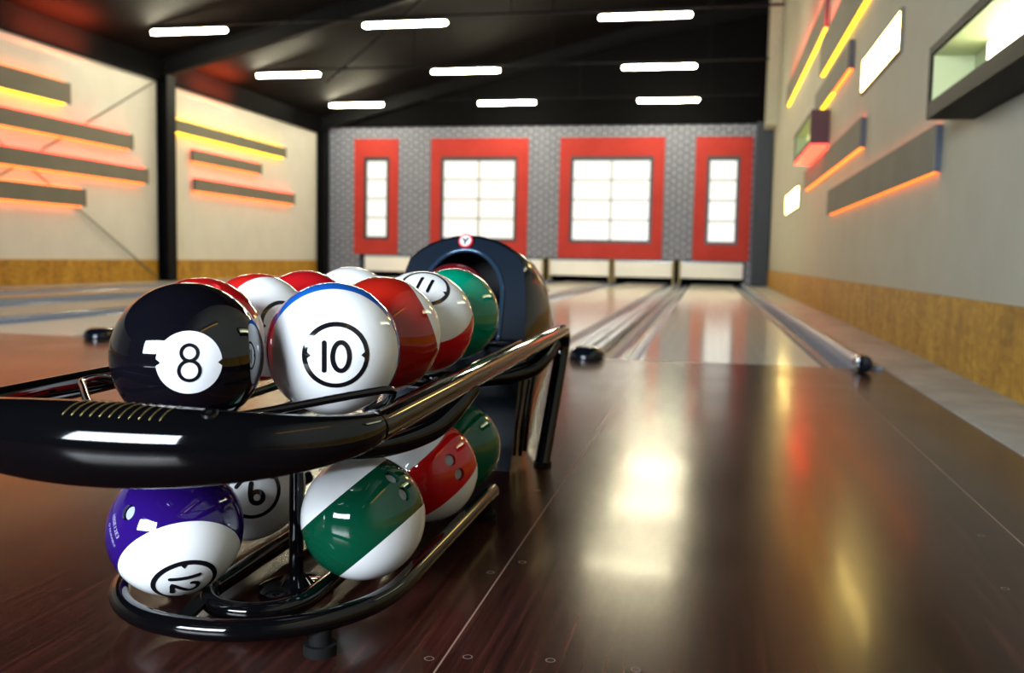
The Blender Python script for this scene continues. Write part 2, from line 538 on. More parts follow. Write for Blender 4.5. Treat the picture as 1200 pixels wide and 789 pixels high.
# LED boards
def board(side, y0, y1, z0, z1, top, bot, lab, prot=.05, bot2=None):
    s = 1 if side == 'L' else -1
    x0 = XL if side == 'L' else XR
    xa, xb = x0, x0 + s * prot
    e = empty('light_board', (x0, (y0 + y1) / 2, (z0 + z1) / 2), lab, 'wall light', 'glowing boards on the %s wall' % ('left' if side == 'L' else 'right'))
    f0, f1 = sorted((x0 + s * (prot - .014), xb))
    link('board', box(B(), f0, f1, y0, y1, z0, z1, .003), [mat_board], e)
    g0, g1 = sorted((x0 + s * (.060 if side == 'L' else .002), x0 + s * (prot - .014)))
    bb = B(); box(bb, g0, g1, y0 + .01, y1 - .01, z0 + .035, z1 - .03)
    box(bb, g0, g1, y0, y0 + .01, z0, z1)
    link('backing', bb, mat_boardend, e)
    sh = .12 if side == 'L' else .03
    if side == 'L':
        for ym in (y0 + .35, y1 - .35):
            link('wall_bracket', box(B(), XL + .002, XL + .061, ym - .03, ym + .03, (z0 + z1) / 2 - .03, (z0 + z1) / 2 + .03), mat_boardend, e)
    if top:
        link('light_strip', box(B(), g0, g1, y0 + .03, y1 - sh, z1 - .03, z1 + (.012 if side == 'L' else -.008)), top, e)
    if bot:
        ym = y0 + (y1 - y0) * .45 if bot2 else y1 - sh
        st = .014 if side == 'L' else -.006
        if bot2:
            link('light_strip', box(B(), g0, g1, y0 + .03, ym, z0 - st, z0 + .034), bot2, e)
            link('light_strip', box(B(), g0, g1, ym, y1 - .03, z0 - st, z0 + .034), bot, e)
        else:
            link('light_strip', box(B(), g0, g1, y0 + .03, ym, z0 - st, z0 + .034), bot, e)
R_, O_, Y_ = mat_led_red, mat_led_orange, mat_led_yellow
PL = .12
board('L', 9.0, 14.0, 2.99, 3.34, O_, Y_, 'top board of the near left-wall panel, yellow light beneath it', PL)
board('L', 8.6, 15.72, 2.44, 2.72, R_, O_, 'second board from top of the near left-wall panel, red glow above', PL)
board('L', 8.3, 16.19, 1.86, 2.14, R_, O_, 'third and longest board of the near left-wall panel with red glow below', PL)
board('L', 9.4, 14.35, 1.33, 1.62, O_, O_, 'lowest board of the near left-wall panel with faint orange edge', PL)
board('L', 17.13, 22.1, 2.965, 3.225, Y_, Y_, 'top board of the far left-wall panel outlined in yellow light', PL)
board('L', 17.75, 20.8, 2.45, 2.70, R_, O_, 'short middle board of the far left-wall panel with red light', PL)
board('L', 17.83, 22.6, 1.85, 2.12, R_, O_, 'lowest board of the far left-wall panel with red light', PL)
board('R', 13.2, 19.7, 3.70, 4.08, mat_led_red_hot, Y_, 'highest far board on the right wall with yellow light below and red glow', .06)
board('R', 9.4, 13.55, 3.12, 3.60, mat_led_red_hot, Y_, 'high board on the right wall with brightest yellow strip, next to the glowing panel', .06)
board('R', 10.6, 14.0, 2.66, 2.96, None, Y_, 'short board under the two yellow ones on the right wall, strip half orange', .06, O_)
board('R', 9.55, 15.2, 1.715, 2.0, R_, O_, 'grey board on the right wall just above the longest low one', .055)
board('R', 6.38, 12.0, 1.19, 1.485, O_, O_, 'long lowest grey board on the right wall with orange underside strip', .05)
board('R', -1.2, 1.5, 2.72, 3.02, None, Y_, 'board high on the right wall beside the ball rack, before the light box', .06)
# flush glowing wall niches
for (y0, y1, z0, z1, lab) in ((7.92, 9.85, 2.275, 2.575, 'bright white glowing panel set in the right wall beside the dark light box'),
                              (16.4, 19.2, 1.55, 1.89, 'small white glowing panel low at the far end of the right wall')):
    e = empty('glow_panel', (XR, (y0 + y1) / 2, z0), lab, 'wall light', 'white glowing wall panels')
    link('panel', box(B(), XR - .02, XR - .004, y0, y1, z0, z1), mat_glow_white, e)
    s = B(); t = .02
    for q in ((y0 - t, y1 + t, z0 - t, z0), (y0 - t, y1 + t, z1, z1 + t), (y0 - t, y0, z0, z1), (y1, y1 + t, z0, z1)):
        box(s, XR - .026, XR - .001, *q)
    link('frame', s, mat_board, e)
# deep light boxes
mat_box_lamp = pmat('box_lamp', (1, 1, 1), .4, emit=(1, .96, .70), es=5)
def lightbox(y0, y1, z0, z1, xf, tb, ts, lab, ly0, ly1, strip=None, lz=None, gm=None):
    e = empty('light_box', (XR, (y0 + y1) / 2, z0), lab, 'wall light', 'deep dark light boxes on the right wall')
    s = B()
    box(s, xf, XR - .001, y0, y1, z0, z0 + tb)
    box(s, xf, XR - .001, y0, y1, z1 - ts, z1)
    box(s, xf, XR - .001, y0, y0 + ts, z0 + tb, z1 - ts)
    box(s, xf, XR - .001, y1 - ts, y1, z0 + tb, z1 - ts)
    link('box_shell', s, pmat('box_charcoal', (.004, .0042, .004), .6, spec=.15) if not strip else pmat('box_maroon', (.06, .02, .03), .5), e)
    s = B()
    box(s, XR - .03, XR - .002, y0 + ts, y1 - ts, z0 + tb, z1 - ts)
    for q in ((y1 - ts - .012, y1 - ts - .001, z0 + tb, z1 - ts), (y0 + ts, y1 - ts, z0 + tb + .001, z0 + tb + .008), (y0 + ts, y1 - ts, z1 - ts - .008, z1 - ts - .001)):
        box(s, xf + .015, XR - .03, *q)
    link('box_lining', s, mat_box_in, e)
    link('glow_tube', box(B(), XR - .06, XR - .031, ly0, ly1, *(lz or (z0 + tb + .02, z1 - ts - .02)), .006), gm or mat_box_lamp, e)
    if strip:
        link('light_strip', box(B(), xf + .02, XR - .01, y0 + .03, y1 - .03, z0 - .03, z0 - .001), strip, e)
lightbox(2.6, 5.66, 1.41, 1.80, 1.13, .085, .045, 'large deep black light box with lit interior at the right edge', 2.9, 5.25)
lightbox(12.6, 15.0, 2.12, 2.55, 1.15, .06, .04, 'small deep maroon light box with red underside, far along the right wall', 12.7, 14.9, R_, gm=pmat('olive_glow_panel', (.5, .55, .3), .5, emit=(.55, .58, .22), es=1.0), lz=(2.19, 2.50))

# ------------------------------------------------------------------ lanes (turned a hair about the foul line)
LT = .006
def lr(bm):
    for v in bm.verts:
        v.co.x -= (v.co.y - FOUL) * LT
    return bm
LC = [.115, -1.57, -3.21, -4.88, -6.58, -8.27]
LN = ['first lane beside the right wall', 'second lane from the right wall', 'third lane from the right wall', 'fourth lane from the right wall', 'fifth lane from the right wall', 'leftmost lane beside the left wall']
LE = YB + .85
for i, cx in enumerate(LC):
    e = empty('bowling_lane', (cx, FOUL, 0), 'glossy pale maple bowling lane, ' + LN[i], 'bowling lane', 'bowling lanes')
    link('lane_surface', lr(box(B(), cx - .527, cx + .527, FOUL, LE, -.05, 0)), mat_lane, e)
    for sgn in (-1, 1):
        s = B()
        a = cx + sgn * .53
        prof = [(0, -.006)] + [(.1175 - .1125 * math.cos(k * PI / 10), -.006 - .045 * math.sin(k * PI / 10)) for k in range(11)] + [(.235, -.006)]
        r0 = [s.verts.new((a + sgn * u, FOUL, z)) for u, z in prof]
        r1 = [s.verts.new((a + sgn * u, LE, z)) for u, z in prof]
        for k in range(len(prof) - 1):
            s.faces.new((r0[k], r0[k + 1], r1[k + 1], r1[k]))
        link('gutter', lr(s), mat_gutter, e, True)
# dividers between lanes
def divider(x0, x1, h, lab, cap):
    e = empty('lane_divider', ((x0 + x1) / 2, FOUL, 0), lab, 'divider', 'low dividers between the lanes')
    s = B(); box(s, x0 + .004, x1 - .004, FOUL, YB - .12, -.05, h * .6, .006)
    link('divider_cover', lr(s), mat_divider, e)
    s = B(); box(s, (x0 + x1) / 2 - .012, (x0 + x1) / 2 + .012, FOUL, YB - .12, h * .55, h * .62 + .003)
    link('divider_groove', lr(s), pmat('groove_grey', (.12, .12, .13), .4), e)
    if cap:
        s = B()
        secs = [(-.10, .25, .35), (-.075, .72, .8), (-.03, .95, 1), (.06, 1, 1), (.16, .95, .8)]
        xm, hw = (x0 + x1) / 2, (x1 - x0) / 2
        rings = []
        for (dy, sx_, sz_) in secs:
            rings.append([s.verts.new((xm + hw * 1.45 * sx_ * math.copysign(abs(math.cos(a)) ** .6, math.cos(a)), FOUL + dy - .08, .005 + (h - .012) * sz_ * abs(math.sin(a)) ** .6)) for a in [PI * k / 14 for k in range(15)]])
        for i in range(len(rings) - 1):
            for k in range(14):
                s.faces.new((rings[i][k], rings[i][k + 1], rings[i + 1][k + 1], rings[i + 1][k]))
        s.faces.new(rings[0]); s.faces.new(rings[-1][::-1])
        link('end_cap', s, mat_black_plastic, e, True, 50)
divider(-.80, -.655, .08, 'low pale ball-return divider right of the ball rack, with glossy black end cap', True)
divider(-2.44, -2.34, .05, 'flat pale divider between the second and third lane from the right wall', False)
divider(-4.11, -3.98, .08, 'low pale ball-return divider left of the black eight ball, with glossy black end cap', True)
divider(-5.81, -5.65, .05, 'flat pale divider between the fourth and fifth lane from the right wall', False)
divider(-7.50, -7.35, .08, 'low pale divider between the two leftmost lanes', False)
divider(-9.55, -9.04, .04, 'wide pale ledge between the leftmost lane and the left wall', False)
divider(.885, .985, .03, 'narrow pale ledge between the first lane and the grey strip by the right wall', False)
struct('floor_strip_left', (XL - .2, -9.55, FOUL, YB + .2, -.05, .01), mat_concrete)
# bumper rail beside lane one
e = empty('bumper_rail', (.83, FOUL, 0), 'silvery bumper rail along the right gutter of the first lane, black knob end', 'rail')
s = B(); tube(s, [(.845, FOUL - .12, .045), (.845 - 18.5 * LT, FOUL + 18.5, .045)], .03, 14)
link('rail_tube', s, pmat('bumper_grey', (.42, .44, .47), .2), e, True, 50)
s = B(); tube(s, [(.845, FOUL - .22, .05), (.845, FOUL - .215, .05), (.845, FOUL - .2, .05), (.845, FOUL - .10, .05)], lambda t: (.03, .045, .049, .049)[int(round(t * 3))], 18)
link('end_knob', s, mat_black_plastic, e, True, 40)
s = B(); box(s, .835, .855, FOUL - .19, FOUL - .12, 0, .02)
link('knob_foot', s, mat_rubber, e)

# masks above the pin decks
MN = ['under the narrow red window at the right', 'second from the right', 'third from the right', 'fourth from the right, beside the black hood', 'second from the left', 'leftmost of the row']
MX = [(-.794, .762), (-2.482, -1.016), (-4.198, -2.65), (-5.97, -4.42), (-7.70, -6.15), (-9.384, -7.853)]
for i, (a, b) in enumerate(MX):
    e = empty('masking_panel', ((a + b) / 2, YB, .17), 'white panel over the pin deck, ' + MN[i], 'panel', 'white panels over the pin decks')
    s = B(); box(s, a, b, YB - .06, YB, .17, .555, .01)
    link('panel', s, mat_mask, e)
    s = B(); box(s, a, b, YB - .05, YB - .01, .555, .60)
    link('panel_rail', s, mat_divider, e)
for (x0, x1, lab) in ((-1.016, -.794, 'first and second'), (-2.65, -2.482, 'second and third'), (-4.42, -4.198, 'third and fourth'), (-6.15, -5.97, 'fourth and fifth'), (-7.853, -7.70, 'fifth and sixth')):
    for (p, q, sd_) in ((x0 + .01, x0 + .05, 'left'), (x1 - .05, x1 - .01, 'right')):
        setp(link('deck_post', box(B(), p, q, YB - .08, YB + .3, .0, .62, .004), mat_brass), 'yellowish post, the %s one between %s white panel from the right' % (sd_, lab), 'post', 'posts between the pin decks')
# pit curtain behind pins
struct('wall_pit_side', (XL - .2, XR + .2, YB + .02, YB + .05, .50, .62), mat_fascia)

# ------------------------------------------------------------------ ball rack
UX, LX = -.732, -.722
def tz(y):
    return .370 + (y - 1.1) * .0125
rack = empty('ball_rack', (-.73, 1.9, 0), 'glossy black tubular ball return rack with two tiers, holding the bowling balls', 'ball rack')
W_ = .302
# side rails with the rear legs
for sgn in (1, -1):
    s = B()
    xr = UX + sgn * W_
    pts = [(xr, 1.155, tz(1.155)), (xr, 2.0, tz(2.0)), (xr + sgn * .004, 2.80, tz(2.80)), (UX + sgn * .268, 2.66, .004)]
    tube(s, fillet(pts, [.3, .10], 16), .0215, 24)
    link('side_rail', s, mat_black, rack, True, 60)
    s = B(); cyl(s, (UX + sgn * .268, 2.66, 0), .027, .010, 24)
    link('rail_foot', s, mat_rubber, rack, True, 40)
# front bumper: fat tapering horn swept round the front
s = B()
NS, SG = 72, 32
rings = []
Y0, DY, ne = 1.165, .165, 2.35
def bpath(t):
    c, sn = math.cos(t), math.sin(t)
    return Vector((UX + W_ * math.copysign(abs(c) ** (2 / ne), c), Y0 - DY * abs(sn) ** (2 / ne), 0))
arc = []
prevp = None
K = 720
acc = [0.]
for i in range(1, K + 1):
    acc.append(acc[-1] + (bpath(PI * i / K) - bpath(PI * (i - 1) / K)).length)
def bat(u):
    d = u * acc[-1]
    lo = 0
    for i in range(1, K + 1):
        if acc[i] >= d:
            f = (d - acc[i - 1]) / max(1e-9, acc[i] - acc[i - 1])
            return bpath(PI * (i - 1 + f) / K)
    return bpath(PI)
BUMP = []
for i in range(NS + 1):
    u = i / NS
    p = bat(u)
    t = (bat(min(1, u + .004)) - bat(max(0, u - .004))).normalized()
    nrm = Vector((-t.y, t.x, 0))
    s_ = math.sin(PI * u)
    hh = .0215 + .031 * s_ ** 1.15
    dd = .0215 + .024 * s_ ** 1.3
    cz = .373 - .009 * s_
    BUMP.append((p, nrm, hh, dd, cz))
    rings.append([s.verts.new((p.x + nrm.x * dd * math.copysign(abs(math.cos(a)) ** .9, math.cos(a)), p.y + nrm.y * dd * math.copysign(abs(math.cos(a)) ** .9, math.cos(a)), cz + hh * math.copysign(abs(math.sin(a)) ** .95, math.sin(a)))) for a in [2 * PI * k / SG for k in range(SG)]])
for i in range(NS):
    for k in range(SG):
        s.faces.new((rings[i][k], rings[i][(k + 1) % SG], rings[i + 1][(k + 1) % SG], rings[i + 1][k]))
s.faces.new(rings[0]); s.faces.new(rings[-1][::-1])
bumper = link('front_bumper', s, mat_black, rack, True, 60)
for sgn in (1, -1):
    s = B(); xr = UX + sgn * W_
    tube(s, [(xr, 1.156, .3725), (xr, 1.168, .3728)], .0235, 24)
    link('rail_collar', s, mat_black, rack, True, 50)
def bump_pt(u, a, off=.0):
    i = u * NS
    i0 = int(i); f = i - i0
    A_, B_ = BUMP[i0], BUMP[min(NS, i0 + 1)]
    p = A_[0].lerp(B_[0], f); n_ = A_[1].lerp(B_[1], f)
    hh = A_[2] * (1 - f) + B_[2] * f; dd = A_[3] * (1 - f) + B_[3] * f; cz = A_[4] * (1 - f) + B_[4] * f
    ca, sa = math.copysign(abs(math.cos(a)) ** .9, math.cos(a)), math.copysign(abs(math.sin(a)) ** .95, math.sin(a))
    return Vector((p.x + n_.x * (dd + off) * ca, p.y + n_.y * (dd + off) * ca, cz + (hh + off) * sa))
sgnN = 1 if BUMP[NS // 2][1].y < 0 else -1      # which way the normal points (towards the viewer?)
def ang(deg):   # degrees above the front-facing direction
    return math.radians(deg) if sgnN > 0 else math.radians(180 - deg)
for k in range(11):
    u0 = .36 + k * .0155
    s = B()
    pts = [bump_pt(u0 + .012 * j / 6 - .006, ang(100 - 52 * j / 6), .0002) for j in range(7)]
    tube(s, pts, .00045, 6)
    link('grip_line', s, mat_gold, rack, True)
for u0 in (.30, .70):
    e2 = B()
    c = bump_pt(u0, ang(72), 0); n_ = (bump_pt(u0, ang(72), .01) - c).normalized()
    q = n_.to_track_quat('Z', 'Y').to_matrix().to_4x4()
    bmesh.ops.create_cone(e2, cap_ends=True, segments=24, radius1=.0105, radius2=.0095, depth=.004, matrix=Matrix.Translation(c) @ q)
    sw = link('bumper_screw', e2, mat_screw, rack, True, 40)
    e3 = B()
    bmesh.ops.create_cone(e3, cap_ends=True, segments=6, radius1=.004, radius2=.004, depth=.003, matrix=Matrix.Translation(c + n_ * .0012) @ q)
    o = link('screw_socket', e3, mat_rubber)
    o.parent = sw
AX = [(.282, 1.60, .325), (.258, 1.555, .300), (.205, 1.49, .285), (.12, 1.43, .280)]
# cradle rods of the upper tray
for x in (-.94, -.815, -.657, -.532):
    s = B(); tube(s, fillet([(x, 1.20, .322), (x, 1.27, .338), (x, 2.62, .360)], .03), .008, 12)
    link('cradle_rod', s, mat_black, rack, True, 60)
s = B(); tube(s, [(UX, 1.12, .315), (UX, 1.35, .316), (UX, 2.6, .345)], .015, 16)
link('centre_rail', s, mat_black, rack, True, 60)
# front ball stop: curved rod
s = B()
pts = spline([(UX + .215, 1.40, .358), (UX + .255, 1.355, .378), (UX + .270, 1.318, .400), (UX + .235, 1.275, .398), (UX + .12, 1.165, .380), (UX + .03, 1.10, .373), (UX - .03, 1.10, .373), (UX - .12, 1.165, .378), (UX - .200, 1.255, .388), (UX - .236, 1.305, .392), (UX - .225, 1.36, .388), (UX - .16, 1.43, .352)], 8)
tube(s, pts, .0062, 12)
link('ball_stop', s, mat_black, rack, True, 60)
# arms that carry the tray
for dy in (0, .95):
    s = B()
    half = [(.300, 1.66 + dy, .362), (.292, 1.635 + dy, .345), (AX[0][0], AX[0][1] + dy, AX[0][2])] + [(a[0], a[1] + dy, a[2]) for a in AX[1:]]
    pts = spline([(UX + a[0], a[1], a[2]) for a in half] + [(UX, 1.40 + dy, .278)] + [(UX - a[0], a[1], a[2]) for a in half[::-1]], 8)
    tube(s, pts, .024, 16)
    link('tray_arm', s, mat_black, rack, True, 60)
# post with foot disc
PX, PY = -.706, 1.52
s = B(); tube(s, [(PX, PY, .012), (PX, PY, .335)], .0125, 20)
link('support_post', s, mat_black, rack, True, 50)
s = B()
cyl(s, (PX, PY, 0), .066, .008, 48); cyl(s, (PX, PY, .008), .066, .006, 48, .05); cyl(s, (PX, PY, .014), .03, .012, 32, .02)
link('base_disc', s, mat_black, rack, True, 30)
# lower tray: outer and inner loop
LZ = .052
def loop(hw, yf, dyf, yend, ne_, z):
    pts = [(LX + hw, yend, z)]
    pts += [(LX + hw, yf + dyf + (yend - yf - dyf) * (1 - k / 10), z) for k in range(1, 10)]
    for k in range(33):
        t = PI * k / 32
        c, sn = math.cos(t), math.sin(t)
        pts.append((LX + hw * math.copysign(abs(c) ** (2 / ne_), c), yf + dyf - dyf * abs(sn) ** (2 / ne_), z))
    pts += [(LX - hw, yf + dyf + (yend - yf - dyf) * (k / 10), z) for k in range(1, 11)]
    return pts
s = B(); tube(s, loop(.234, 1.205, .26, 2.12, 2.1, LZ), .0165, 20)
link('lower_outer_rail', s, mat_black, rack, True, 60)
s = B(); tube(s, loop(.088, 1.335, .10, 2.12, 2.1, .029), .0155, 20)
link('lower_inner_rail', s, mat_black, rack, True, 60)
for y in (2.08,):
    link('cross_bar', box(B(), LX - .24, LX + .24, y - .013, y + .013, .006, .014, .002), mat_black, rack)
s = B()
q0, q1 = Vector((-.775, 1.225, .028)), Vector((-.82, 1.50, .026))
dv = (q1 - q0).normalized(); sd = Vector((dv.y, -dv.x, 0)) * .013
v = [s.verts.new(p) for p in (q0 - sd, q0 + sd, q1 + sd, q1 - sd)]
v2 = [s.verts.new(p.co + Vector((0, 0, .007))) for p in v]
s.faces.new(v[::-1]); s.faces.new(v2)
for k in range(4):
    s.faces.new((v[k], v[(k + 1) % 4], v2[(k + 1) % 4], v2[k]))
link('flat_bracket', s, mat_rubber, rack)
for (fx, fyy) in ((LX + .165, 1.283), (LX + .234, 2.06), (LX - .234, 2.06), (LX - .2, 1.50)):
    s = B(); cyl(s, (fx, fyy, 0), .025, .016, 28); cyl(s, (fx, fyy, .016), .017, .025, 20)
    link('foot', s, mat_rubber, rack, True, 40)

# ------------------------------------------------------------------ ball return hood
HX = -.737
hood = empty('ball_return_hood', (HX, 2.8, 0), 'arched glossy black ball return hood behind the rack, round badge on top', 'ball return')
def fy(z):
    return 2.545 + z * .40
prof = [(.200, .0), (.200, .12), (.200, .24), (.203, .34), (.203, .42), (.196, .50), (.186, .555), (.176, .590), (.150, .612), (.118, .632), (.08, .647), (.04, .656), (0, .659)]
outer = [(HX + x, z) for x, z in prof] + [(HX - x, z) for x, z in prof[-2::-1]]
sections = [(0, 1.0, 1.0, 0), (.012, 1.02, 1.012, 0), (.10, 1.10, .985, .0), (.22, 1.17, .90, 0), (.34, 1.16, .76, 0), (.46, 1.02, .60, 0), (.54, .80, .48, 0)]
s = B()
rings = []
for (dy, kx, kz, _) in sections:
    rg = []
    for (x, z) in outer:
        hx = (x - HX)
        kxx = 1 + (kx - 1) * min(1, max(0.15, (z - .1) / .3))
        lean = 1.0
        yy = fy(z) + dy * (0.55 + .45 * min(1, z / .45))
        rg.append(s.verts.new((HX + hx * kxx, yy, z * kz)))
    rings.append(rg)
for i in range(len(rings) - 1):
    for k in range(len(outer) - 1):
        s.faces.new((rings[i][k], rings[i][k + 1], rings[i + 1][k + 1], rings[i + 1][k]))
s.faces.new(rings[-1])
o = link('hood_shell', s, mat_black_plastic, hood, True, 55)
# face plate with arch opening
def resamp(pts, n):
    pts = [Vector((p[0], p[1])) for p in pts]
    L = [0.]
    for i in range(1, len(pts)):
        L.append(L[-1] + (pts[i] - pts[i - 1]).length)
    out = []
    for k in range(n):
        d = L[-1] * k / (n - 1)
        i = 1
        while i < len(L) - 1 and L[i] < d:
            i += 1
        f = (d - L[i - 1]) / max(1e-9, L[i] - L[i - 1])
        out.append(pts[i - 1].lerp(pts[i], f))
    return out
AW, AS, AT, AB = .128, .475, .622, .355
oc = resamp([p for p in outer if p[1] >= .34], 41)
arch = [(HX + AW, AB), (HX + AW, (AB + AS) / 2)] + [(HX + AW * math.cos(PI * k / 24), AS + (AT - AS) * math.sin(PI * k / 24)) for k in range(25)] + [(HX - AW, (AB + AS) / 2), (HX - AW, AB)]
ic = resamp(arch, 41)
s = B()
vo = [s.verts.new((p.x, fy(p.y), p.y)) for p in oc]
vi = [s.verts.new((p.x, fy(p.y) - .002, p.y)) for p in ic]
for k in range(40):
    s.faces.new((vo[k], vo[k + 1], vi[k + 1], vi[k]))
lo = [(HX - .2, .0), (HX + .2, .0), (HX + .203, .34), (HX - .203, .34)]
s.faces.new([s.verts.new((x, fy(z), z)) for x, z in lo])
s.faces.new([s.verts.new((x, fy(z), z)) for x, z in ((HX - .203, .34), (HX + .203, .34), (HX + AW, AB), (HX - AW, AB))])
link('face_plate', s, mat_satin, hood)
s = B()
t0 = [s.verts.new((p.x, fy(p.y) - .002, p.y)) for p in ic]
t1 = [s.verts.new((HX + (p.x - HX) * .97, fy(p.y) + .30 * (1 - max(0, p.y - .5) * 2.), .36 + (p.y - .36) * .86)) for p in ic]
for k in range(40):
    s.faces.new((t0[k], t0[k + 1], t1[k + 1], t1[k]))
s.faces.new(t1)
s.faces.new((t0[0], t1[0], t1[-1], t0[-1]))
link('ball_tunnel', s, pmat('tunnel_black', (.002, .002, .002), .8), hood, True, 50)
s = B(); tube(s, [(p.x, fy(p.y) - .004, p.y) for p in ic], .0075, 12)
link('arch_trim', s, mat_trim, hood, True)
# outlet shelf edge and ribs shaped to stand in for reflection streaks on the pedestal side
link('outlet_shelf', box(B(), HX - .198, HX + .198, fy(.36) - .05, fy(.36) + .02, .348, .362, .004), mat_black_plastic, hood)
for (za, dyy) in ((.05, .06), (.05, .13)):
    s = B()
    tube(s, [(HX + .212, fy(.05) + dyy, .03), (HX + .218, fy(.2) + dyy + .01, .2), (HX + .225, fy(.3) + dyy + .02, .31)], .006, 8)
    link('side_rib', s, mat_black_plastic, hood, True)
# badge: white disc, red rim, small black mark
bc = Vector((HX - .004, fy(.648) - .008, .648))
nf = Vector((0, -1, .40)).normalized()
q = nf.to_track_quat('Z', 'Y').to_matrix().to_4x4()
def disc(name, r, off, d, mat, par):
    b_ = B(); bmesh.ops.create_cone(b_, cap_ends=True, segments=40, radius1=r, radius2=r * .96, depth=d, matrix=Matrix.Translation(bc + nf * off) @ q)
    return link(name, b_, mat, par, True, 40)
badge = disc('badge', .0235, 0, .008, mat_badge_r, hood)
def sub(o):
    o.matrix_parent_inverse = Matrix.Identity(4)
    o.parent = badge
    return o
sub(disc('badge_face', .0185, .004, .004, mat_badge_w, None))
s = B()
ux, uy = Vector((1, 0, 0)), Vector((0, .40, 1)).normalized()
for (a, b) in (((-.008, .006), (0, -.002)), ((.009, .008), (0, -.002)), ((0, -.002), (-.001, -.012))):
    tube(s, [bc + nf * .0065 + ux * a[0] + uy * a[1], bc + nf * .0065 + ux * b[0] + uy * b[1]], .0024, 8)
sub(link('badge_mark', s, mat_ink))

# ------------------------------------------------------------------ bowling balls
R = .108
def sph_frame(c, px, up_px):
    """unit normal where the view ray through px meets the ball, with an up vector towards up_px"""
    def hit(p):
        d = ray(*p).normalized()
        oc_ = CAM - c
        b_ = oc_.dot(d); q_ = b_ * b_ - (oc_.length_squared - R * R)
        t = -b_ - math.sqrt(max(0, q_))
        return (CAM + d * t - c).normalized()
    n_ = hit(px)
    d = ray(*px).normalized(); d2 = ray(*up_px).normalized()
    # up: view-plane direction projected to the tangent plane
    v_ = (d2 - d)
    u_ = (v_ - n_ * v_.dot(n_)).normalized()
    r_ = u_.cross(n_)
    return n_, r_, u_

def on_s(fr, u, v, h):
    n_, r_, u_ = fr
    w2 = 1 - u * u - v * v
    return (r_ * u + u_ * v + n_ * math.sqrt(max(w2, .0))) * (R + h)

def stroke(bm, fr, pts, wd, h, closed=False):
    P2 = [Vector(p) for p in pts]
    # resample
    out = []
    n = len(P2)
    for i in range(n if closed else n - 1):
        a, b = P2[i], P2[(i + 1) % n]
        m = max(1, int((b - a).length / .03))
        for k in range(m):
            out.append(a.lerp(b, k / m))
    if not closed:
        out.append(P2[-1])
    n = len(out)
    L_, Rr = [], []
    for i in range(n):
        if closed:
            t = out[(i + 1) % n] - out[i - 1]
        else:
            t = out[min(i + 1, n - 1)] - out[max(i - 1, 0)]
        t.normalize()
        nn = Vector((-t.y, t.x)) * wd / 2
        L_.append(out[i] + nn); Rr.append(out[i] - nn)
    va = [[bm.verts.new(on_s(fr, *(a.lerp(b, j / 3)), h)) for j in range(4)] for a, b in zip(L_, Rr)]
    for i in range(n if closed else n - 1):
        for j in range(3):
            bm.faces.new((va[i][j], va[i][j + 1], va[(i + 1) % n][j + 1], va[(i + 1) % n][j]))
    if not closed:
        for (c0, t) in ((out[0], out[0] - out[1]), (out[-1], out[-1] - out[-2])):
            t.normalize(); nn = Vector((-t.y, t.x))
            cv = bm.verts.new(on_s(fr, c0.x, c0.y, h))
            fan = [bm.verts.new(on_s(fr, *(c0 + (nn * math.cos(a) + t * math.sin(a)) * wd / 2), h)) for a in [PI * k / 8 for k in range(9)]]
            for k in range(8):
                bm.faces.new((cv, fan[k], fan[k + 1]))

def circ(cx, cy, rx, ry, n=40, a0=0, a1=2 * PI):
    return [(cx + rx * math.cos(a0 + (a1 - a0) * k / n), cy + ry * math.sin(a0 + (a1 - a0) * k / n)) for k in range(n + (0 if abs(a1 - a0 - 2 * PI) < 1e-6 else 1))]

def tri(bm, fr, a, b, c, h):
    m = 6
    rows = []
    A_, B_, C_ = Vector(a), Vector(b), Vector(c)
    for i in range(m + 1):
        rows.append([bm.verts.new(on_s(fr, *(A_ + (B_ - A_) * (i / m) * (1 - (j / max(i, 1))) + (C_ - A_) * (i / m) * (j / max(i, 1))), h)) for j in range(i + 1)])
    for i in range(m):
        for j in range(i + 1):
            bm.faces.new((rows[i][j], rows[i + 1][j], rows[i + 1][j + 1]))
            if j < i:
                bm.faces.new((rows[i][j], rows[i + 1][j + 1], rows[i][j + 1]))

def glyph(ch, bm, fr, x, y, h_, wd, hh):
    """digit strokes; x centre, y centre, h_ half height"""
    if ch == '1':
        stroke(bm, fr, [(x, y + h_), (x, y - h_)], wd, hh)
    elif ch == '0':
        stroke(bm, fr, circ(x, y, h_ * .58, h_, 40), wd, hh, True)
    elif ch == '8':
        stroke(bm, fr, circ(x, y + h_ * .56, h_ * .44, h_ * .44, 32), wd, hh, True)
        stroke(bm, fr, circ(x, y - h_ * .44, h_ * .56, h_ * .56, 32), wd, hh, True)
    elif ch == '2':
        p = circ(x, y + h_ * .45, h_ * .55, h_ * .55, 16, PI * .95, -PI * .2)
        p += [(x - h_ * .1, y - h_ * .45), (x - h_ * .6, y - h_), (x + h_ * .65, y - h_)]
        stroke(bm, fr, p, wd, hh)
    elif ch == '9':
        stroke(bm, fr, circ(x, y + h_ * .42, h_ * .56, h_ * .56, 30), wd, hh, True)
        p = [(x + h_ * .56, y + h_ * .42)] + [(x + h_ * .56 - h_ * .9 * (k / 8) ** 1.6, y + h_ * .42 - h_ * 1.4 * (k / 8)) for k in range(1, 9)]
        stroke(bm, fr, p, wd, hh)

def cam_axis(c, a, b, d):
    v = (CAM - Vector(c)).normalized()
    r_ = (RT - v * RT.dot(v)).normalized()
    return (r_ * a + v.cross(r_) * b + v * d).normalized()

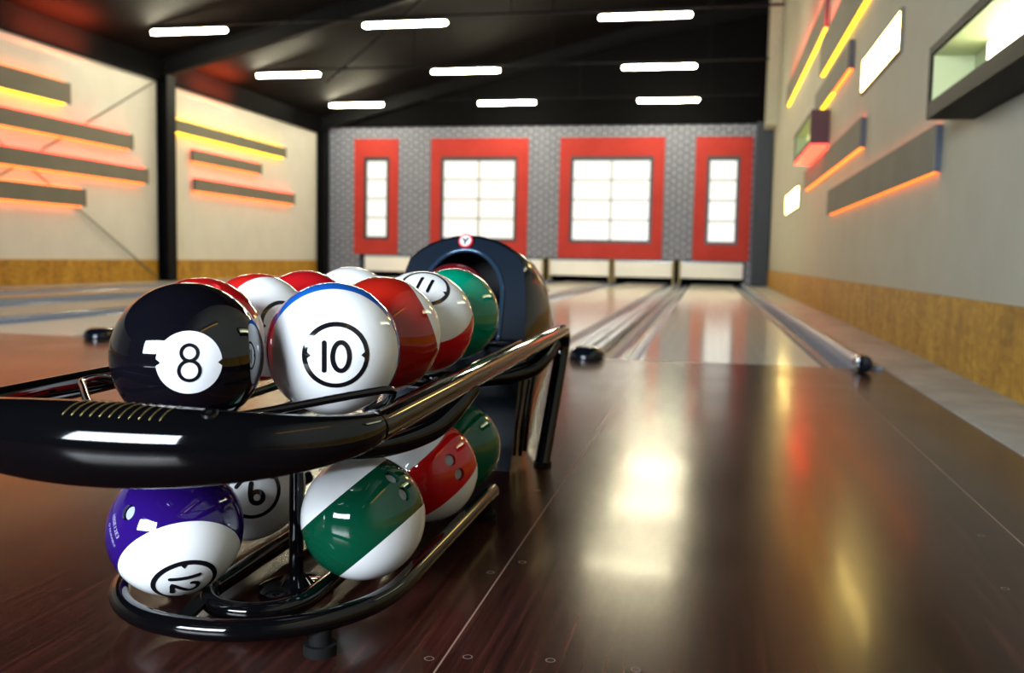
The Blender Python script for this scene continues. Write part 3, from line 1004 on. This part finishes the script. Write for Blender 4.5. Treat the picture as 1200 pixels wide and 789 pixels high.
def ball(center, name_lab, col, white, axis_px=None, thr=None, ring=None, digits=None, holes=(), solid=False, up=None, rcol=None, disk=None, group='upper', axis=None, underline=False, rr=.44, thr2=None):
    c = Vector(center)
    fr = sph_frame(c, axis_px, up or (axis_px[0], axis_px[1] - 10)) if axis_px else None
    m = pmat('ball_' + name_lab.split()[0], col, .045, coat=.3)
    if thr is not None:
        N = NT(m)
        ax = fr[0] if axis is None else Vector(axis).normalized()
        tc = N.n('ShaderNodeTexCoord')
        vm = N.n('ShaderNodeVectorMath', operation='NORMALIZE'); N.l(tc.outputs['Object'], vm.inputs[0])
        dt = N.n('ShaderNodeVectorMath', operation='DOT_PRODUCT'); N.l(vm.outputs[0], dt.inputs[0]); dt.inputs[1].default_value = ax
        f = N.math('MAXIMUM', N.math('GREATER_THAN', dt.outputs['Value'], thr), N.math('LESS_THAN', dt.outputs['Value'], -(thr2 or thr)))
        N.l(N.mix(f, col, white), N.b.inputs['Base Color'])
    s = B()
    bmesh.ops.create_uvsphere(s, u_segments=96, v_segments=64, radius=R)
    o = link('bowling_ball', s, m, None, True)
    hfr = [sph_frame(c, hp, (hp[0], hp[1] - 10)) for hp in holes]
    HR, HD = .0125, .016
    if holes:
        cs = B()
        for f_ in hfr:
            q_ = f_[0].to_track_quat('Z', 'Y').to_matrix().to_4x4()
            bmesh.ops.create_cone(cs, cap_ends=True, segments=40, radius1=HR, radius2=HR, depth=.05, matrix=Matrix.Translation(f_[0] * (R + .025 - HD)) @ q_)
        co = link('cutter', cs, m)
        md = o.modifiers.new('holes', 'BOOLEAN'); md.object = co; md.operation = 'DIFFERENCE'; md.solver = 'EXACT'
        dg = bpy.context.evaluated_depsgraph_get()
        me = bpy.data.meshes.new_from_object(o.evaluated_get(dg))
        o.modifiers.clear()
        o.data = me
        for p in me.polygons:
            p.use_smooth = True
        me.set_sharp_from_angle(angle=math.radians(35))
        bpy.data.objects.remove(co)
    o.location = c
    setp(o, name_lab, 'bowling ball', 'bowling balls on the %s tier of the rack' % group)
    def sub_(nm, bm_, mt):
        oo = link(nm, bm_, mt, None, True)
        oo.parent = o
        return oo
    for f_ in hfr:
        s = B(); q_ = f_[0].to_track_quat('Z', 'Y').to_matrix().to_4x4()
        bmesh.ops.create_cone(s, cap_ends=True, segments=36, radius1=HR * .86, radius2=HR * .86, depth=.008, matrix=Matrix.Translation(f_[0] * (R - HD + .0045)) @ q_)
        oo = sub_('finger_hole', s, mat_hole)
        for p in oo.data.polygons:
            p.use_smooth = False
    if disk:
        s = B()
        rgs = []
        cv = s.verts.new(on_s(fr, 0, 0, .0003))
        for i in range(1, 9):
            rgs.append([s.verts.new(on_s(fr, disk * i / 8 * math.cos(a), disk * i / 8 * math.sin(a), .0003)) for a in [2 * PI * k / 64 for k in range(64)]])
        for k in range(64):
            s.faces.new((cv, rgs[0][k], rgs[0][(k + 1) % 64]))
            for i in range(7):
                s.faces.new((rgs[i][k], rgs[i + 1][k], rgs[i + 1][(k + 1) % 64], rgs[i][(k + 1) % 64]))
        sub_('number_disc', s, mat_white_ink)
        s = B()
        for sg in (1, -1):
            tri(s, fr, (sg * disk * .86, 0), (sg * disk * 1.01, .05), (sg * disk * 1.01, -.05), .0006)
        nt = sub_('disc_notch', s, m)
    if ring:
        s = B(); stroke(s, fr, circ(0, 0, ring, ring, 72), .066, .0004, True)
        for sg in (1, -1):
            tri(s, fr, (sg * (ring - .085), 0), (sg * ring, .075), (sg * ring, -.075), .0005)
        sub_('number_ring', s, mat_ink)
    if digits:
        s = B()
        if digits == '8':
            glyph('8', s, fr, 0, .0, .225, .045, .0008)
        elif digits == '9':
            glyph('9', s, fr, .0, .04, .18, .085, .0008)
            stroke(s, fr, [(-.17, -.235), (-.06, -.265), (.06, -.265), (.17, -.235)], .065, .0008)
        elif digits == '10':
            glyph('1', s, fr, -.165, -.015, .195, .066, .0008)
            glyph('0', s, fr, .065, -.015, .20, .066, .0008)
        elif digits == '11':
            glyph('1', s, fr, -.10, 0, .16, .06, .0008)
            glyph('1', s, fr, .10, 0, .16, .06, .0008)
        elif digits == '12':
            glyph('1', s, fr, -.17, 0, .20, .066, .0008)
            glyph('2', s, fr, .06, 0, .18, .066, .0008)
        sub_('number', s, mat_ink)
    return o

WH = (.86, .87, .86)
b8 = ball((-.749, 1.244, .447), 'black ball with a white disc reading 8 at the front of the upper tier', (.003, .003, .005), WH, (222, 425.5), None, None, '8', disk=.40)
ball((-.872, 1.492, .447), 'red striped ball with a pink finger hole, directly behind the black 8 ball', (.50, .008, .010), WH, axis_px=(304, 425), thr=.70, holes=[(250, 336)])
ball((-.888, 1.728, .451), 'white ball with a black ring and red edge, second behind the 8 ball', (.55, .015, .012), WH, axis_px=(334, 382), thr=.42, ring=.42)
ball((-.883, 1.948, .455), 'plain red ball top showing between the white ringed ball and the blue-edged 10 ball', (.45, .008, .012), WH)
ball((-.862, 2.168, .462), 'white ball with thin blue line, farthest left of the upper tier', (.75, .45, .02), WH, axis_px=(400, 330), thr=.2)
ball((-.597, 1.426, .447), 'white ball with blue edge and ringed number 10, front right of the upper tier', (.01, .11, .47), WH, (394, 417), .34, .435, '10', up=(394, 390), axis=cam_axis((-.597, 1.426, .447), .01, -.17, .985))
b2 = ball((-.593, 1.646, .453), 'dark red ball with a white side, right behind the number 10 ball', (.36, .012, .006), WH, thr=.67, axis=cam_axis((-.593, 1.646, .453), .887, .41, -.21))
ball((-.586, 1.866, .461), 'white ball with a ringed number 11 and a bright red underside', (.62, .008, .012), WH, (498, 333), .36, .44, '11', up=(502, 318))
ball((-.590, 2.118, .465), 'plain green ball on the upper tier, directly before the black hood', (.0, .24, .13), WH)
ball((-.752, 2.72, .472), 'dark red ball just coming out of the dark opening of the hood', (.20, .006, .010), WH)
pur = ball((-.848, 1.368, .144), 'purple and white ball with an upside-down ringed 12, front left of the lower tier', (.018, .004, .12), WH, (217, 686), .50, .43, '12', up=(250, 684), holes=[(150, 600.5)], group='lower')
ball((-.874, 1.668, .146), 'white ball with a ringed underlined 9 behind the purple ball on the lower tier', (.35, .16, .02), WH, (296.5, 577), .12, .44, '9', up=(302.5, 585), group='lower')
ball((-.580, 1.521, .144), 'green banded white ball with two finger holes, front right of the lower tier', (.002, .06, .028), WH, thr=.47, axis=cam_axis((-.580, 1.521, .144), .65, -.76, 0), holes=[(459.7, 559), (474.3, 578.5)], group='lower')
ball((-.577, 1.883, .146), 'bright red banded white ball with two finger holes on the lower tier', (.60, .006, .008), WH, thr=.47, axis=cam_axis((-.577, 1.883, .146), .62, -.74, -.27), holes=[(528, 539), (539, 556)], group='lower')
ball((-.586, 2.145, .146), 'plain dark green ball, farthest right of the lower tier beside the hood leg', (.0, .10, .05), WH, group='lower')

# small white serial lettering on the purple ball
fr = sph_frame(pur.location, (134, 621), (142, 619))
def serial(txt, x0, y0, hgt, lean=0):
    cu = bpy.data.curves.new('lettering', 'FONT')
    cu.body = txt; cu.size = 1
    to = bpy.data.objects.new('lettering', cu)
    C.objects.link(to)
    dg = bpy.context.evaluated_depsgraph_get()
    me = bpy.data.meshes.new_from_object(to.evaluated_get(dg))
    bpy.data.objects.remove(to)
    for v_ in me.vertices:
        u_, w_ = x0 + v_.co.x * hgt, y0 + v_.co.y * hgt
        v_.co = on_s(fr, u_, w_, .0006)
    me.materials.append(mat_serial)
    oo = bpy.data.objects.new('lettering', me)
    C.objects.link(oo)
    oo.parent = pur
serial('10SE12E3', -.24, .0, .10)
serial('O DURABLE', -.16, -.13, .07)
